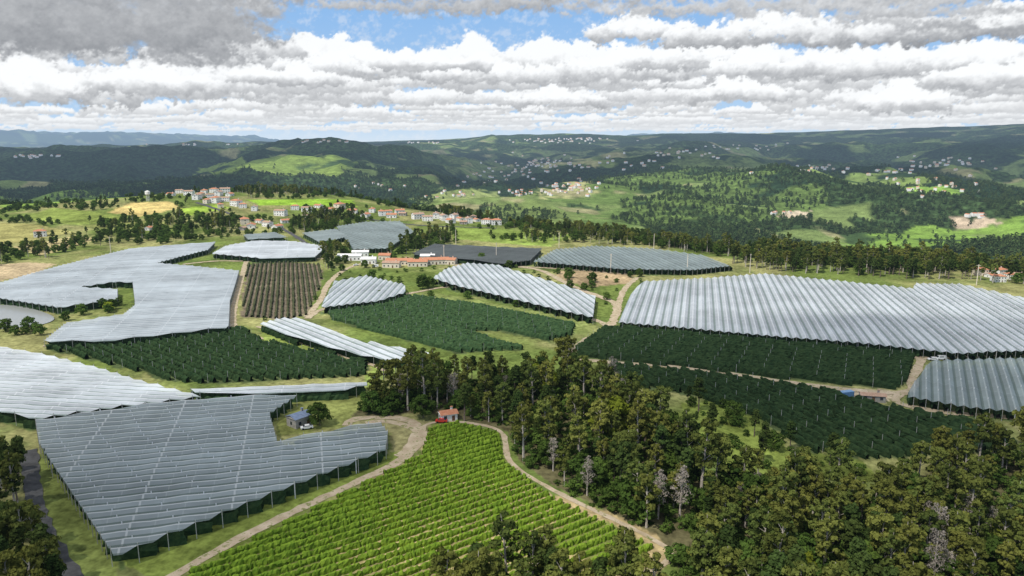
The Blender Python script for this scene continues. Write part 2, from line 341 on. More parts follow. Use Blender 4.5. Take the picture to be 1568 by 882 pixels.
# ------------------------------------------------------------------ row geometry
def scan(poly,d,spacing,off=0.):
    d=d/np.linalg.norm(d); nrm=np.array([-d[1],d[0]]); S=poly@nrm; T=poly@d
    out=[]; s=S.min()+spacing*.5+off
    def cut(s):
        ts=[]
        for a in range(len(S)):
            b=(a+1)%len(S)
            if (S[a]>s)!=(S[b]>s): ts.append(T[a]+(T[b]-T[a])*(s-S[a])/(S[b]-S[a]))
        ts.sort(); return [(ts[k],ts[k+1]) for k in range(0,len(ts)-1,2)]
    while s<S.max(): out.append((s,cut(s))); s+=spacing
    return out,d,nrm,cut
def rowdir(rd): a=survey(*rd[0]); b=survey(*rd[1]); return (b-a)[:2]
def add_hedges(name,poly,dv,spacing,w,h,mat,step=.9,inset=.3,gap=.03,parent=None):
    rows,d,nrm,_=scan(poly,dv,spacing); VS=[];FS=[];base=0
    prof=np.array([(-1,.05),(-.95,.55),(-.45,.9),(.45,.95),(.95,.5),(1,.05)])
    for s,iv in rows:
        for t0,t1 in iv:
            L=t1-t0-2*inset
            if L<2: continue
            n=max(3,int(L/step)); tt=np.linspace(t0+inset,t1-inset,n)
            sc=.7+.6*rng.random(n); sc*=.7+.6*vn(tt/6,np.full(n,s)/6,5)
            sc[rng.random(n)<gap]*=.2; sc[0]*=.7; sc[-1]*=.7
            o=prof[None,:,0]*w*sc[:,None]+(rng.random((n,6))-.5)*w*.8
            z=prof[None,:,1]*h*(.7+.3*sc[:,None])+(rng.random((n,6))-.5)*h*.25; z[:,[0,-1]]=0
            ss=s+o; tq=tt[:,None]+(rng.random((n,6))-.5)*step*.8
            x=ss*nrm[0]+tq*d[0]; y=ss*nrm[1]+tq*d[1]
            VS.append(np.stack([x,y,z],-1).reshape(-1,3))
            a=(np.arange(n-1)[:,None]*6+np.arange(5)[None,:]).ravel()+base
            FS.append(np.stack([a,a+1,a+7,a+6],-1)); base+=n*6
    if not VS: return
    V=np.concatenate(VS); V[:,2]+=height(V[:,0],V[:,1])
    return obj(name,mesh_np(name,V,np.concatenate(FS),[mat]),parent=parent)
def add_posts(name,P,H,r,mat,parent=None):
    P=np.asarray(P); n=len(P)
    if n==0: return
    g=height(P[:,0],P[:,1]); a=np.array([0,2.094,4.189])
    lo=np.stack([P[:,0,None]+r*np.cos(a),P[:,1,None]+r*np.sin(a),np.repeat(g[:,None]-.2,3,1)],-1)
    hi=lo.copy(); hi[:,:,2]=(g+H)[:,None]
    V=np.concatenate([lo,hi],1).reshape(-1,3); b=np.arange(n)[:,None]*6
    Fs=np.concatenate([np.stack([b[:,0]+k,b[:,0]+(k+1)%3,b[:,0]+3+(k+1)%3,b[:,0]+3+k],-1) for k in range(3)])
    return obj(name,mesh_np(name,V,Fs,[mat]),parent=parent)
def add_net(nm,poly,dv,spacing,mat):
    rows,d,nrm,cut=scan(poly,dv,spacing/2); VS=[];FS=[];AT=[];base=0; posts=[]; inner=[]
    for k in range(len(rows)-1):
        s0,i0=rows[k]; s1,i1=rows[k+1]
        if len(i0)!=len(i1) or any(abs(a[0]-b[0])>40 or abs(a[1]-b[1])>40 for a,b in zip(i0,i1)):
            mm=cut((s0+s1)/2); i0=i1=mm
        u0=k%2; rw=rng.random()
        for (a0,a1),(b0,b1) in zip(i0,i1):
            n=max(2,int(max(a1-a0,b1-b0)/4)+1); q=np.linspace(0,1,n)
            ta=a0+(a1-a0)*q; tb=b0+(b1-b0)*q
            for s,tq,u in((s0,ta,u0),(s1,tb,1-u0)):
                sag=.3*np.abs(np.sin(tq*math.pi/12))
                z=3.9+1.05*u-sag*(1 if u else .4)+.18*(vn(tq/9,np.full(n,s/9),77)-.5)
                VS.append(np.stack([s*nrm[0]+tq*d[0],s*nrm[1]+tq*d[1],z],-1)); AT.append(np.stack([np.full(n,float(u)),tq/24.,np.full(n,rw),np.ones(n)],-1))
            a=np.arange(n-1)+base; FS.append(np.stack([a,a+1,a+n+1,a+n],-1)); base+=2*n
            if u0==1:
                for tq in (a0,a1): posts.append((s0*nrm[0]+tq*d[0],s0*nrm[1]+tq*d[1]))
                if nm in('N1a','N8','N9'):
                    for tq in np.arange(a0+6,a1,12.): inner.append((s0*nrm[0]+tq*d[0],s0*nrm[1]+tq*d[1]))
    V=np.concatenate(VS); V[:,2]+=height(V[:,0],V[:,1])
    o=obj("hail_net_canopy",mesh_np("hail_net_canopy",V,np.concatenate(FS),[mat],attr={"net":np.concatenate(AT)}))
    add_posts("edge_posts",posts,5.4,.10,M_post,o)
    add_posts("ridge_posts",inner,5.35,.14,M_whitep,o)
    far=np.hypot(*poly.mean(0))>450
    add_hedges("orchard_trees",poly,dv,spacing,1.0,3.1,M_orch,step=2.2 if far else 1.3,inset=1.,gap=.03,parent=o)
for nm,pl,rd,sp_,mt in NETS: add_net(nm,NETP[nm],rowdir(rd),sp_,mt)
for h,q in zip(HEDGES,HP):
    nm,pl,rd,sp_,w,hh_,mt,ps=h; dv=rowdir(rd)
    o=add_hedges(nm,q,dv,sp_,w,hh_,mt,step=.5 if nm=='vineyard_rows' else 1.0,gap=.12 if nm!='orchard_rows' else .03)
    if ps:
        rows,d,nrm,_=scan(q,dv,sp_*2); P=[]
        for s,iv in rows:
            for a,b in iv:
                for tq in np.arange(a+.5,b,11.): P.append((s*nrm[0]+tq*d[0],s*nrm[1]+tq*d[1]))
        add_posts("posts",P,4.1 if nm=='orchard_rows' else 2.,.09,M_post,o)
# ------------------------------------------------------------------ tracks
TRACKS=[
 ([(235,900),(330,845),(420,798),(560,732),(612,706),(634,686),(640,662),(622,652),(590,645),(560,648)],3.2,'d'),
 ([(634,690),(652,672),(650,652),(690,645),(765,660),(782,708),(850,752),(1000,826),(1028,850),(1000,872),(950,880)],1.8,'d'),
 ([(610,700),(625,690),(640,655),(605,640),(545,642),(530,652)],4.,'d'),
 ([(378,398),(366,440),(358,475),(360,502),(400,520)],4,'d'),
 ([(470,485),(490,460),(505,432),(530,412),(560,402)],4,'d'),
 ([(470,488),(500,472),(580,460),(640,447),(700,440),(800,460),(910,490),(935,500),(1000,504),(1200,522),(1330,535),(1412,548),(1480,545),(1600,542),(1750,538)],4,'d'),
 ([(872,545),(900,520),(932,502),(945,470),(928,458),(880,440),(830,415),(790,408)],5,'d'),
 ([(945,475),(955,445),(975,425)],4,'d'),
 ([(860,545),(900,552),(1060,565),(1240,590),(1382,602),(1398,578),(1412,548)],4,'d'),
 ([(1382,602),(1372,615),(1420,628),(1500,636),(1620,645),(1750,650)],3.5,'d'),
 ([(395,500),(470,528),(560,556),(590,568)],2.6,'d'),
 ([(66,530),(160,524),(300,508),(350,503)],2.6,'d'),
 ([(280,405),(330,400),(378,400),(440,398),(500,396)],4,'d'),
 ([(620,395),(700,402),(790,408),(860,412),(960,420)],4,'d'),
 ([(45,690),(50,740),(62,800),(88,850),(120,900)],4.5,'a'),
 ([(700,405),(680,440)],3,'d'),([(500,395),(430,350),(360,330),(300,310)],5,'a'),([(560,335),(640,345),(760,350)],5,'a'),
]
def smoothline(P,step=3.):
    P=np.asarray(P); out=[]
    Q=np.vstack([2*P[0]-P[1],P,2*P[-1]-P[-2]])
    for k in range(1,len(Q)-2):
        L=np.linalg.norm(Q[k+1]-Q[k]); n=max(2,int(L/step))
        for t_ in np.linspace(0,1,n,endpoint=False):
            a,b,c,d=Q[k-1],Q[k],Q[k+1],Q[k+2]
            out.append(.5*((2*b)+(-a+c)*t_+(2*a-5*b+4*c-d)*t_**2+(-a+3*b-3*c+d)*t_**3))
    out.append(P[-1]); return np.array(out)
TRL=[]
for ti,(pl,w,k) in enumerate(TRACKS):
    P=smoothline(spoly(pl)); TRL.append(P[::3]); n=len(P); tg=np.gradient(P,axis=0); tg/=np.linalg.norm(tg,axis=1)[:,None]+1e-9
    nm=np.stack([-tg[:,1],tg[:,0]],-1); offs=np.array([-.5,-.25,0,.25,.5])
    ww=w*(1+(rng.random((n,2))-.5)*.5)
    O=offs[None,:]*np.where(offs[None,:]<0,ww[:,:1],ww[:,1:])
    XY=P[:,None,:]+nm[:,None,:]*O[:,:,None]; z=height(XY[...,0],XY[...,1])+.1+.012*ti
    V=np.concatenate([XY,z[...,None]],-1).reshape(-1,3); a=(np.arange(n-1)[:,None]*5+np.arange(4)[None,:]).ravel()
    obj("dirt_track" if k=='d' else "asphalt_road",mesh_np("track",V,np.stack([a,a+1,a+6,a+5],-1)[:,::-1],[M_dirt if k=='d' else M_asph]))
TRL=np.concatenate(TRL)
q=spoly([(-90,470),(0,468),(45,473),(82,486),(70,496),(20,503),(-90,500)]); q=smoothline(np.vstack([q,q[:1]]),4)
zc=float(height(q[:,0],q[:,1]).max())+.15
mb=MB(); mb.poly([(a,b,zc) for a,b in q]); obj("pond",mb.mesh("pond",[M_water]))
# ------------------------------------------------------------------ trees
def quads_at(P,N,size):
    n=len(P); N=N/np.linalg.norm(N,axis=1)[:,None]; r=rng.normal(size=(n,3)); U=np.cross(N,r); U/=np.linalg.norm(U,axis=1)[:,None]+1e-9; W=np.cross(N,U)
    s=size[:,None]; a=.6+.5*rng.random((n,1))
    return np.stack([P-U*s-W*s*a*.4,P+U*s*.3-W*s*a,P+U*s+W*s*a*.3,P-U*s*.2+W*s*a],1)
def ico():
    import bmesh
    b=bmesh.new(); bmesh.ops.create_icosphere(b,subdivisions=1,radius=1); v=np.array([x.co[:] for x in b.verts]); f=[[w.index for w in g.verts] for g in b.faces]; b.free(); return v,np.array(f)
IV,IF=ico()
def tree(name,kind,mats,nclump,nleaf,leaf,seed):
    global rng; rng=np.random.default_rng(seed); R_=random.Random(seed)
    mb=MB(); V=[];Fs=[];mi=[];b=0
    if kind=='euc': Ht,cr,c0=18+R_.uniform(-2,3),2.8+R_.uniform(-.5,.8),.38+R_.uniform(0,.12)
    elif kind=='pine': Ht,cr,c0=15,3.0,.45
    elif kind=='oak': Ht,cr,c0=9,4.3,.22
    elif kind=='far': Ht,cr,c0=10,3.9,.1
    elif kind=='dead': Ht,cr,c0=15,2.2,.3
    elif kind=='bush': Ht,cr,c0=3,1.9,.0
    lean=np.array([R_.uniform(-1.3,1.3),R_.uniform(-1.3,1.3)])
    def ax(f): return np.array([lean[0]*f*f,lean[1]*f*f,Ht*f])
    for k in range(5):
        mb.tube(ax(k*.19),ax((k+1)*.19),.30*(1-k*.17)*Ht/14,.30*(1-(k+1)*.17)*Ht/14,0,6)
    cl=[]
    for k in range(nclump):
        f=c0+(1-c0)*((k+.5)/nclump)**.85; g=(f-c0)/(1-c0)
        if kind=='euc': rad=cr*(.45+.75*math.sin(math.pi*min(1,g*.85+.15)))*.9*R_.uniform(.6,1.25)
        elif kind=='pine': rad=cr*(1-g)**.45*(.9 if g>.15 else .6)
        elif kind in('oak','far','bush'): rad=cr*math.sqrt(max(.02,1-(2*g-.85)**2/1.35))
        else: rad=cr*(.5+.5*math.sin(math.pi*g))
        a=k*2.4+R_.uniform(-.6,.6); q=R_.uniform(.35,1.)*rad
        c=ax(f*.94)+np.array([math.cos(a)*q,math.sin(a)*q,R_.uniform(-.5,.5)])
        r=R_.uniform(.65,1.3)*{'euc':1.15,'pine':1.1,'oak':1.6,'far':1.9,'dead':1.3,'bush':.9}[kind]*(1-.3*g)
        cl.append((c,r)); st=ax(max(c0*.8,f*.94-.12))
        if kind!='bush' and (k%2==0 or kind=='dead'): mb.tube(st,c,.09,.03,0,4)
    v0=np.array(mb.v,float); tri=[f for f in mb.f if len(f)==4]
    V.append(v0); Fs.append(np.array(tri)); mi.append(np.zeros(len(tri))); b=len(v0)
    for c,r in cl:
        if kind!='dead':
            vv=IV*r*.62*(.7+.5*rng.random((len(IV),1)))*np.array([1,1,.75])+c
            V.append(vv); Fs.append(np.concatenate([IF,IF[:,:1]],1)+b); mi.append(np.ones(len(IF))); b+=len(vv)
        D=rng.normal(size=(nleaf,3)); D/=np.linalg.norm(D,axis=1)[:,None]; D[:,2]=np.where(D[:,2]<-.3,-D[:,2],D[:,2])
        P=c+D*r*np.array([1,1,.8])*(.65+.65*rng.random((nleaf,1))); N=D+rng.normal(size=(nleaf,3))*.4
        Q=quads_at(P,N,leaf*(.6+.8*rng.random(nleaf))*(.3 if kind=='dead' else 1)).reshape(-1,3)
        V.append(Q); Fs.append(np.arange(nleaf*4).reshape(-1,4)+b); mi.append(np.ones(nleaf)); b+=len(Q)
    V=np.concatenate(V); Fq=np.concatenate(Fs).astype(int); mi=np.concatenate(mi)
    me=bpy.data.meshes.new(name); me.from_pydata(V.tolist(),[],[list(dict.fromkeys(f)) for f in Fq.tolist()])
    for m_ in mats: me.materials.append(m_)
    me.polygons.foreach_set("material_index",mi.astype(np.int32)); me.update(); return me
P_euc=[tree("eucalyptus_tree",'euc',[M_bark2,M_euc],22,55,.36,s) for s in(1,2,3,21)]
P_pine=[tree("pine_tree",'pine',[M_bark,M_pine],24,50,.34,s) for s in(4,5)]
P_oak=[tree("oak_tree",'oak',[M_bark,M_oak],24,60,.38,s) for s in(6,7,8)]
P_aca=[tree("acacia_tree",'oak',[M_bark,M_acac],24,60,.38,9)]
P_dead=[tree("dead_tree",'dead',[M_bark2,M_dead],22,45,.5,10)]
P_far=[tree("distant_tree",'far',[M_bark,M_far],9,10,.9,s) for s in(11,12)]
P_bush=[tree("bush",'bush',[M_bark,M_oak],9,40,.28,13)]
rng=np.random.default_rng(99)
def scatter(name,me,P,S):
    P=np.asarray(P); n=len(P)
    if n==0: return
    z=height(P[:,0],P[:,1])-.2; a=rng.random(n)*6.283; S=np.asarray(S)
    V=[]
    for k in range(4):
        th=a+k*math.pi/2+math.pi/4; V.append(np.stack([P[:,0]+np.cos(th)*S*.7071,P[:,1]+np.sin(th)*S*.7071,z],-1))
    V=np.stack(V,1).reshape(-1,3)
    o=obj(name,mesh_np(name,V,np.arange(4*n).reshape(-1,4),[])); o.instance_type='FACES'; o.use_instance_faces_scale=True; o.show_instancer_for_render=False
    obj(me.name+"_part",me,parent=o)
def fill(poly,sp_,jit=.9):
    x0,y0=poly.min(0);x1,y1=poly.max(0); gx,gy=np.meshgrid(np.arange(x0,x1,sp_),np.arange(y0,y1,sp_)); gx=gx.ravel();gy=gy.ravel()
    gx=gx+(rng.random(len(gx))-.5)*sp_*jit*1.6; gy=gy+(rng.random(len(gy))-.5)*sp_*jit*1.6
    m_=pip(gx,gy,poly); return np.stack([gx[m_],gy[m_]],-1)
HOUSE_PX=[(250,297),(262,300),(275,296),(290,299),(302,305),(313,297),(322,303),(335,300),(345,308),(318,311),(300,293),(352,300),(362,315),(372,318),(390,322),(338,318),(328,295),(345,295),(308,301),(330,310),
 (375,343),(385,349),(398,341),(410,347),(425,350),(437,341),(372,352),(452,321),(470,324),(488,318),(505,324),(520,320),(540,326),(570,325),(585,330),(600,333),(617,330),(640,335),(655,338),(668,334),(680,337),(695,335),(705,338),(718,341),(730,339),(745,343),(760,344),(612,326),
 (62,362),(228,352),(1500,421),(1515,424),(1530,421),(1545,427),(1560,424),(1528,431),(470,335),(430,330),(560,332),(690,341),(710,343),(725,335),(595,326)]
HXY=np.array([survey(a,b)[:2] for a,b in HOUSE_PX])
FARM=[(536,398,20,8,'w'),(552,392,14,7,'w'),(565,403,12,8,'w'),(590,397,10,8,'r'),(612,405,22,8,'r'),(640,407,16,9,'r'),(665,404,24,9,'r'),(688,404,12,8,'r'),(655,398,12,7,'w'),(600,409,14,7,'s')]
FXY=np.array([survey(a,b)[:2] for a,b,*_ in FARM])
SPECIAL=np.array([survey(459,650)[:2],survey(686,642)[:2],survey(490,647)[:2]])
ALLH=np.concatenate([HXY,FXY,SPECIAL])
ALLF=[NETP[k] for k in NETP]+HP
GQ=[spoly(p_) for p_,c_ in GROUND[:8]]
def clean(P,rh=9.,rt=4.,fields=True):
    if len(P)==0: return P
    k=np.ones(len(P),bool)
    for h_ in ALLH: k&=~((np.abs(P[:,0]-h_[0])<rh)&(P[:,1]-h_[1]<rh*.8)&(P[:,1]-h_[1]>-rh*2.2))
    d2=np.full(len(P),1e9)
    for c_ in np.array_split(TRL,max(1,len(TRL)//60)): d2=np.minimum(d2,np.min(np.hypot(P[:,None,0]-c_[None,:,0],P[:,None,1]-c_[None,:,1]),1))
    k&=d2>rt
    if fields:
        for q_ in ALLF: k&=~pip(P[:,0],P[:,1],q_)
    return P[k]
def mass(P,protos,weights,smin,smax):
    if len(P)==0: return
    c=rng.choice(len(protos),len(P),p=np.array(weights)/sum(weights))
    for k,(nm,me) in enumerate(protos):
        q_=P[c==k]
        if len(q_): scatter(nm,me,q_,smin+(smax-smin)*rng.random(len(q_))**1.2)
FP=clean(fill(FQ,5.4),6,3.2)
dn=fbm(FP[:,0]/22,FP[:,1]/22,111,2); FP=FP[(dn>.38)|(rng.random(len(FP))<.25)]
prot=[("eucalyptus_forest",P_euc[0]),("eucalyptus_forest",P_euc[1]),("eucalyptus_forest",P_euc[2]),("eucalyptus_forest",P_euc[3]),("pine_forest",P_pine[0]),("oak_understorey",P_oak[0]),("acacia_trees",P_aca[0]),("dead_trees",P_dead[0])]
sd=fbm(FP[:,0]/40,FP[:,1]/40,121,3)+.08*(rng.random(len(FP))-.5)
mass(FP[sd>.48],prot,[.22,.2,.2,.2,.04,.14,.02,.05],.5,1.25); mass(FP[sd<=.48],prot,[.09,.09,.09,.09,.42,.16,.01,.08],.55,1.2)
U=clean(fill(FQ,4.6),6,2.8); scatter("undergrowth",P_bush[0],U,.5+1.1*rng.random(len(U)))
for pl,sp_,pr,w,a,b in [
 ([(690,915),(780,905),(900,903),(945,912),(1080,1080),(650,1090)],4.6,prot,[.2,.2,.1,.1,.2,.15,.001,.02],.75,1.1),
 ([(-140,690),(0,700),(34,720),(44,790),(72,860),(95,930),(100,1060),(-250,1060)],5.5,prot,[.1,.1,.05,.05,.65,.1,.001,.001],.8,1.1),
 ([(790,366),(850,358),(1000,368),(1110,388),(1130,396),(1000,380),(880,372),(800,374)],9,prot,[.1,.1,.1,.1,.3,.3,.001,.001],.6,1.),
 ([(1110,398),(1160,390),(1300,400),(1568,412),(1720,420),(1720,455),(1568,440),(1480,430),(1400,428),(1240,420),(1170,414),(1125,406)],8,prot,[.1,.1,.1,.1,.5,.1,.001,.001],.75,1.1),
 ([(440,345),(470,328),(550,330),(560,342),(515,348),(460,355)],8,prot,[.05,.05,.05,.05,.5,.3,.001,.001],.6,.95),
 ([(480,395),(500,376),(545,382),(530,408),(490,415)],9,prot,[.05,.05,.05,.05,.3,.5,.001,.001],.6,.95),
 ([(590,385),(620,368),(650,362),(700,350),(700,372),(640,390),(600,392)],9,prot,[.05,.05,.05,.05,.3,.5,.001,.001],.6,.95),
 ([(350,296),(520,290),(540,302),(380,303)],12,prot,[.1,.1,.05,.05,.5,.2,.001,.001],.6,.9),
 ([(150,345),(240,330),(360,335),(370,355),(300,365),(180,372)],12,prot,[.03,.03,.03,.03,.2,.7,.01,.001],.6,1.0),
 ([(-60,385),(60,372),(180,352),(200,362),(60,402),(-60,412)],13,prot,[.05,.05,.05,.05,.2,.6,.01,.001],.6,.9),
 ([(-60,485),(0,505),(70,506),(90,488),(200,462),(205,475),(100,492),(60,518),(-60,528)],12,prot,[.02,.02,.02,.02,.2,.7,.01,.001],.5,.8),
 ([(880,372),(980,378),(760,352),(700,345)],14,prot,[.02,.02,.02,.02,.2,.7,.01,.001],.5,.8),
 ]:
    q=spoly(pl); P=clean(fill(q,sp_),7,3); mass(P,pr,w,a,b)
pl=[(-120,305),(0,300),(240,296),(540,300),(640,335),(770,346),(900,362),(700,372),(640,365),(450,360),(330,366),(150,385),(-120,410)]
q=spoly(pl); P=clean(fill(q,11.),11,4); n_=fbm(P[:,0]/80,P[:,1]/60,71,3); k=(n_>.57)|(rng.random(len(P))<.025)
for g in GQ: k&=~pip(P[:,0],P[:,1],g)
mass(P[k],[("oak_trees",P_oak[0]),("oak_trees",P_oak[1]),("oak_trees",P_oak[2]),("pine_trees",P_pine[0])],[.3,.3,.3,.1],.4,.85)
P=clean(fill(spoly([(380,500),(470,470),(640,440),(930,490),(1000,425),(880,405),(780,395),(500,395)]),14.),6,3); mass(P,[("verge_bushes",P_bush[0]),("verge_bushes",P_oak[0])],[.8,.2],.5,.9)
P=clean(fill(spoly([(1040,618),(1110,612),(1175,655),(1210,690),(1320,705),(1350,730),(1200,735),(1070,700)]),6.),6,3); mass(P,[("clearing_bushes",P_bush[0]),("clearing_bushes",P_oak[0]),("clearing_bushes",P_pine[0])],[.8,.15,.07],.4,1.)
n_=60000; a=np.radians(rng.uniform(-44,44,n_)); r_=1000*np.exp(rng.random(n_)*math.log(3.4)); P=np.stack([r_*np.sin(a),r_*np.cos(a)],-1)
e=np.interp(np.degrees(a),EDGE_A,EDGE_R); fa,fk=fieldmask(P[:,0],P[:,1]); k=(r_>e+60)&(fk<.3)&((fa>.36)|(rng.random(n_)<.3))
for q_,st in FQS: k&=~(pip(P[:,0],P[:,1],q_)&(rng.random(n_)<(.96 if st else .55)))
P=P[k]
c=rng.random(len(P))<.5; scatter("wooded_slopes",P_far[0],P[c],.5+.7*rng.random(c.sum())); scatter("wooded_slopes",P_far[1],P[~c],.5+.7*rng.random((~c).sum()))
n_=4500; a=np.radians(rng.uniform(-9,44,n_)); e=np.interp(np.degrees(a),EDGE_A,EDGE_R); r_=e+rng.uniform(-15,170,n_); P=np.stack([r_*np.sin(a),r_*np.cos(a)],-1)
dn=fbm(P[:,0]/60,P[:,1]/60,113,2); P=P[dn>.42]
P=clean(P,12,3); mass(P,[("rim_woods",P_oak[1]),("rim_woods",P_pine[0]),("rim_woods",P_euc[0])],[.5,.3,.2],.5,.95)
for px,py,s,me in [(490,652,.95,P_oak[0]),(647,443,1.05,P_oak[1]),(157,472,.7,P_oak[2]),(738,400,.8,P_oak[0]),(182,468,.6,P_oak[1]),(648,640,1.,P_oak[2]),(45,508,.9,P_oak[0]),(580,455,.5,P_oak[1]),(716,458,.6,P_oak[2]),(790,470,.5,P_oak[0]),(895,445,.6,P_oak[1]),(660,455,.5,P_oak[2]),(1236,415,1.1,P_pine[0]),(1210,412,1.1,P_pine[1]),(1122,404,1.1,P_pine[0]),(935,672,1.7,P_aca[0]),(830,602,1.5,P_aca[0]),(455,400,.5,P_oak[0]),(285,355,1.,P_oak[1])]:
    v=survey(px,py); obj(me.name,me,(v[0],v[1],v[2]-.1),rz=random.random()*6,sc=s)
# ------------------------------------------------------------------ buildings
def house(w,d,h,roof,wall,hip=False,storeys=1,name="house"):
    mb=MB(); H=h; mb.box((0,0,H/2-.5),(w,d,H+1),0); rh=d*.2; o=.45
    x,y=w/2+o,d/2+o; z0=H-.05; rx=(w/2-d*.45) if hip else x
    for s in(-1,1): mb.poly([(-x*s,-y*s,z0),(x*s,-y*s,z0),(rx*s,0,z0+rh),(-rx*s,0,z0+rh)],1)
    if hip:
        for s in(-1,1): mb.poly([(x*s,-y*s,z0),(x*s,y*s,z0),(rx*s,0,z0+rh)],1)
    else:
        for s in(-1,1): mb.poly([(w/2*s,-d/2*s,H),(w/2*s,d/2*s,H),(w/2*s,0,H+rh*.93)],0)
    mb.poly([(-x,-y,z0-.02),(-x,y,z0-.02),(x,y,z0-.02),(x,-y,z0-.02)],0)
    mb.box((w*.25,d*.12,H+rh+.2),(.7,.7,1.3),0); mb.box((w*.25,d*.12,H+rh+.9),(.9,.9,.12),1)
    for st in range(storeys):
        zc=1.6+st*2.9; n=max(2,int(w/3))
        for i_ in range(n):
            xx=-w/2+w*(i_+.5)/n
            for s in(-1,1):
                if st==0 and i_==n//2 and s==-1: mb.box((xx,s*(d/2+.01),1.05),(1.1,.08,2.1),3)
                else: mb.box((xx,s*(d/2+.01),zc),(1.1,.08,1.2),2); mb.box((xx,s*(d/2+.03),zc-.68),(1.3,.12,.1),0)
        for s in(-1,1): mb.box((s*(w/2+.01),0,zc),(.08,1.1,1.2),2)
    return mb.mesh(name,[wall,roof,M_glass,M_door])
HM=[house(11,8,3.6,M_roof,M_wall),house(12,9,6.4,M_roof,M_wall,True,2),house(14,8,6.2,M_roof2,M_wall,False,2),house(9,7,3.2,M_roof2,M_stone),house(12,9,6.4,M_roof,M_wall2,True,2),house(16,8,3.6,M_roof,M_wall2)]
for k,(x,y) in enumerate(HXY):
    big=.75 if x>300 else 1.
    obj("village_house",HM[random.choice([0,1,0,2,2,0,4,1,3])],(x,y,float(height(x,y))),rz=random.uniform(-.6,.6)+random.choice([0,1.57]),sc=random.uniform(.75,1.1)*big)
for (px,py,w,d,c_),(x,y) in zip(FARM,FXY):
    me=house(w,d,4,{'w':M_wall,'r':M_roof,'s':M_roof2}[c_],M_wall2 if c_!='w' else M_wall,False,1)
    obj("farm_shed" if w>15 else "farmhouse",me,(x,y,float(height(x,y))),rz=random.uniform(-.3,.3))
x,y=SPECIAL[0]; obj("stone_cottage",house(7,5.5,3.6,M_roofb,M_stone),(x,y,float(height(x,y))),rz=.9)
x,y=SPECIAL[1]; obj("red_roof_cottage",house(6,4.5,2.8,M_roof,M_wall),(x,y,float(height(x,y))),rz=.35)
v=survey(1335,613); obj("pump_house",house(9,4,2.6,M_roof2,M_stone),tuple(v),rz=-.2)
mb=MB()
for a in range(4):
    t_=a*math.pi/2+.78; mb.tube((2*math.cos(t_),2*math.sin(t_),0),(1.8*math.cos(t_),1.8*math.sin(t_),9),.3,.3,0,6)
mb.tube((0,0,8.5),(0,0,9.2),1.5,3.2,0,14); mb.tube((0,0,9.2),(0,0,13),3.2,3.2,0,14); mb.tube((0,0,13),(0,0,14.2),3.3,.3,0,14)
v=survey(227,308); obj("water_tower",mb.mesh("water_tower",[M_wall]),tuple(v))
mb=MB(); mb.tube((0,0,0),(0,0,15),.34,.22,0,8); mb.box((0,0,14.2),(2.8,.22,.22),0)
for s in(-1,0,1): mb.tube((s*1.2,0,14.3),(s*1.2,0,14.8),.1,.07,1,6)
PM=mb.mesh("utility_pole",[M_wall2,M_glass])
for px,py in [(1148,418),(680,402),(1001,382),(698,374),(856,380),(1495,437),(598,345),(170,388),(1052,418),(760,398),(935,418)]:
    v=survey(px,py); obj("utility_pole",PM,tuple(v),rz=random.random()*3)
def car(paint,van=False):
    mb=MB(); L,W=4.3,1.75
    prof=[(-2.15,.35),(-2.15,.85),(-1.3,.98),(-.7,1.45),(.9,1.48),(1.7,1.0),(2.15,.85),(2.15,.35)] if not van else [(-2.4,.35),(-2.4,1.0),(-1.8,1.15),(-1.3,1.95),(2.3,2.0),(2.4,1.8),(2.4,.35)]
    n=len(prof); f=lambda z:W/2*(1 if z<1.05 else .86)
    for s in(-1,1): pts=[(x,s*f(z),z) for x,z in prof]; mb.poly(pts if s<0 else pts[::-1],0)
    for k in range(n):
        a,b=prof[k],prof[(k+1)%n]; g=1 if (max(a[1],b[1])>1.2 and abs(a[1]-b[1])>.25) else 0
        mb.poly([(a[0],-f(a[1]),a[1]),(a[0],f(a[1]),a[1]),(b[0],f(b[1]),b[1]),(b[0],-f(b[1]),b[1])],g)
    zt=1.2 if not van else 1.55
    for s in(-1,1): mb.box((.05,s*W/2*.93,zt),(1.9,.06,.32),1)
    for x in(-1.35,1.35):
        for s in(-1,1): mb.tube((x,s*.7,.33),(x,s*.9,.33),.33,.33,2,12)
    return mb.mesh("parked_car",[paint,M_glass,M_rub])
C1,C2,C3=car(M_red),car(M_whitep),car(M_whitep,True)
for px,py,me,nm in [(676,647,C1,"red_car"),(1440,551,C3,"white_van"),(1428,552,C2,"white_car"),(545,407,C2,"white_car"),(575,409,C3,"white_van"),(470,657,C2,"white_car")]:
    v=survey(px,py); obj(nm,me,(v[0],v[1],v[2]+.15),rz=random.uniform(-.5,.5))
mb=MB(); mb.box((0,0,1.3),(6,2.4,2.5),0)
for k in range(19):
    for s in(-1,1): mb.box((-2.85+k*.317,s*1.22,1.3),(.14,.07,2.3),0)
mb.box((3.03,-.55,1.3),(.06,1.05,2.2),1); mb.box((3.03,.55,1.3),(.06,1.05,2.2),1)
v=survey(1295,608); obj("blue_container",mb.mesh("blue_container",[M_bluep,M_whitep]),tuple(v),rz=.3)
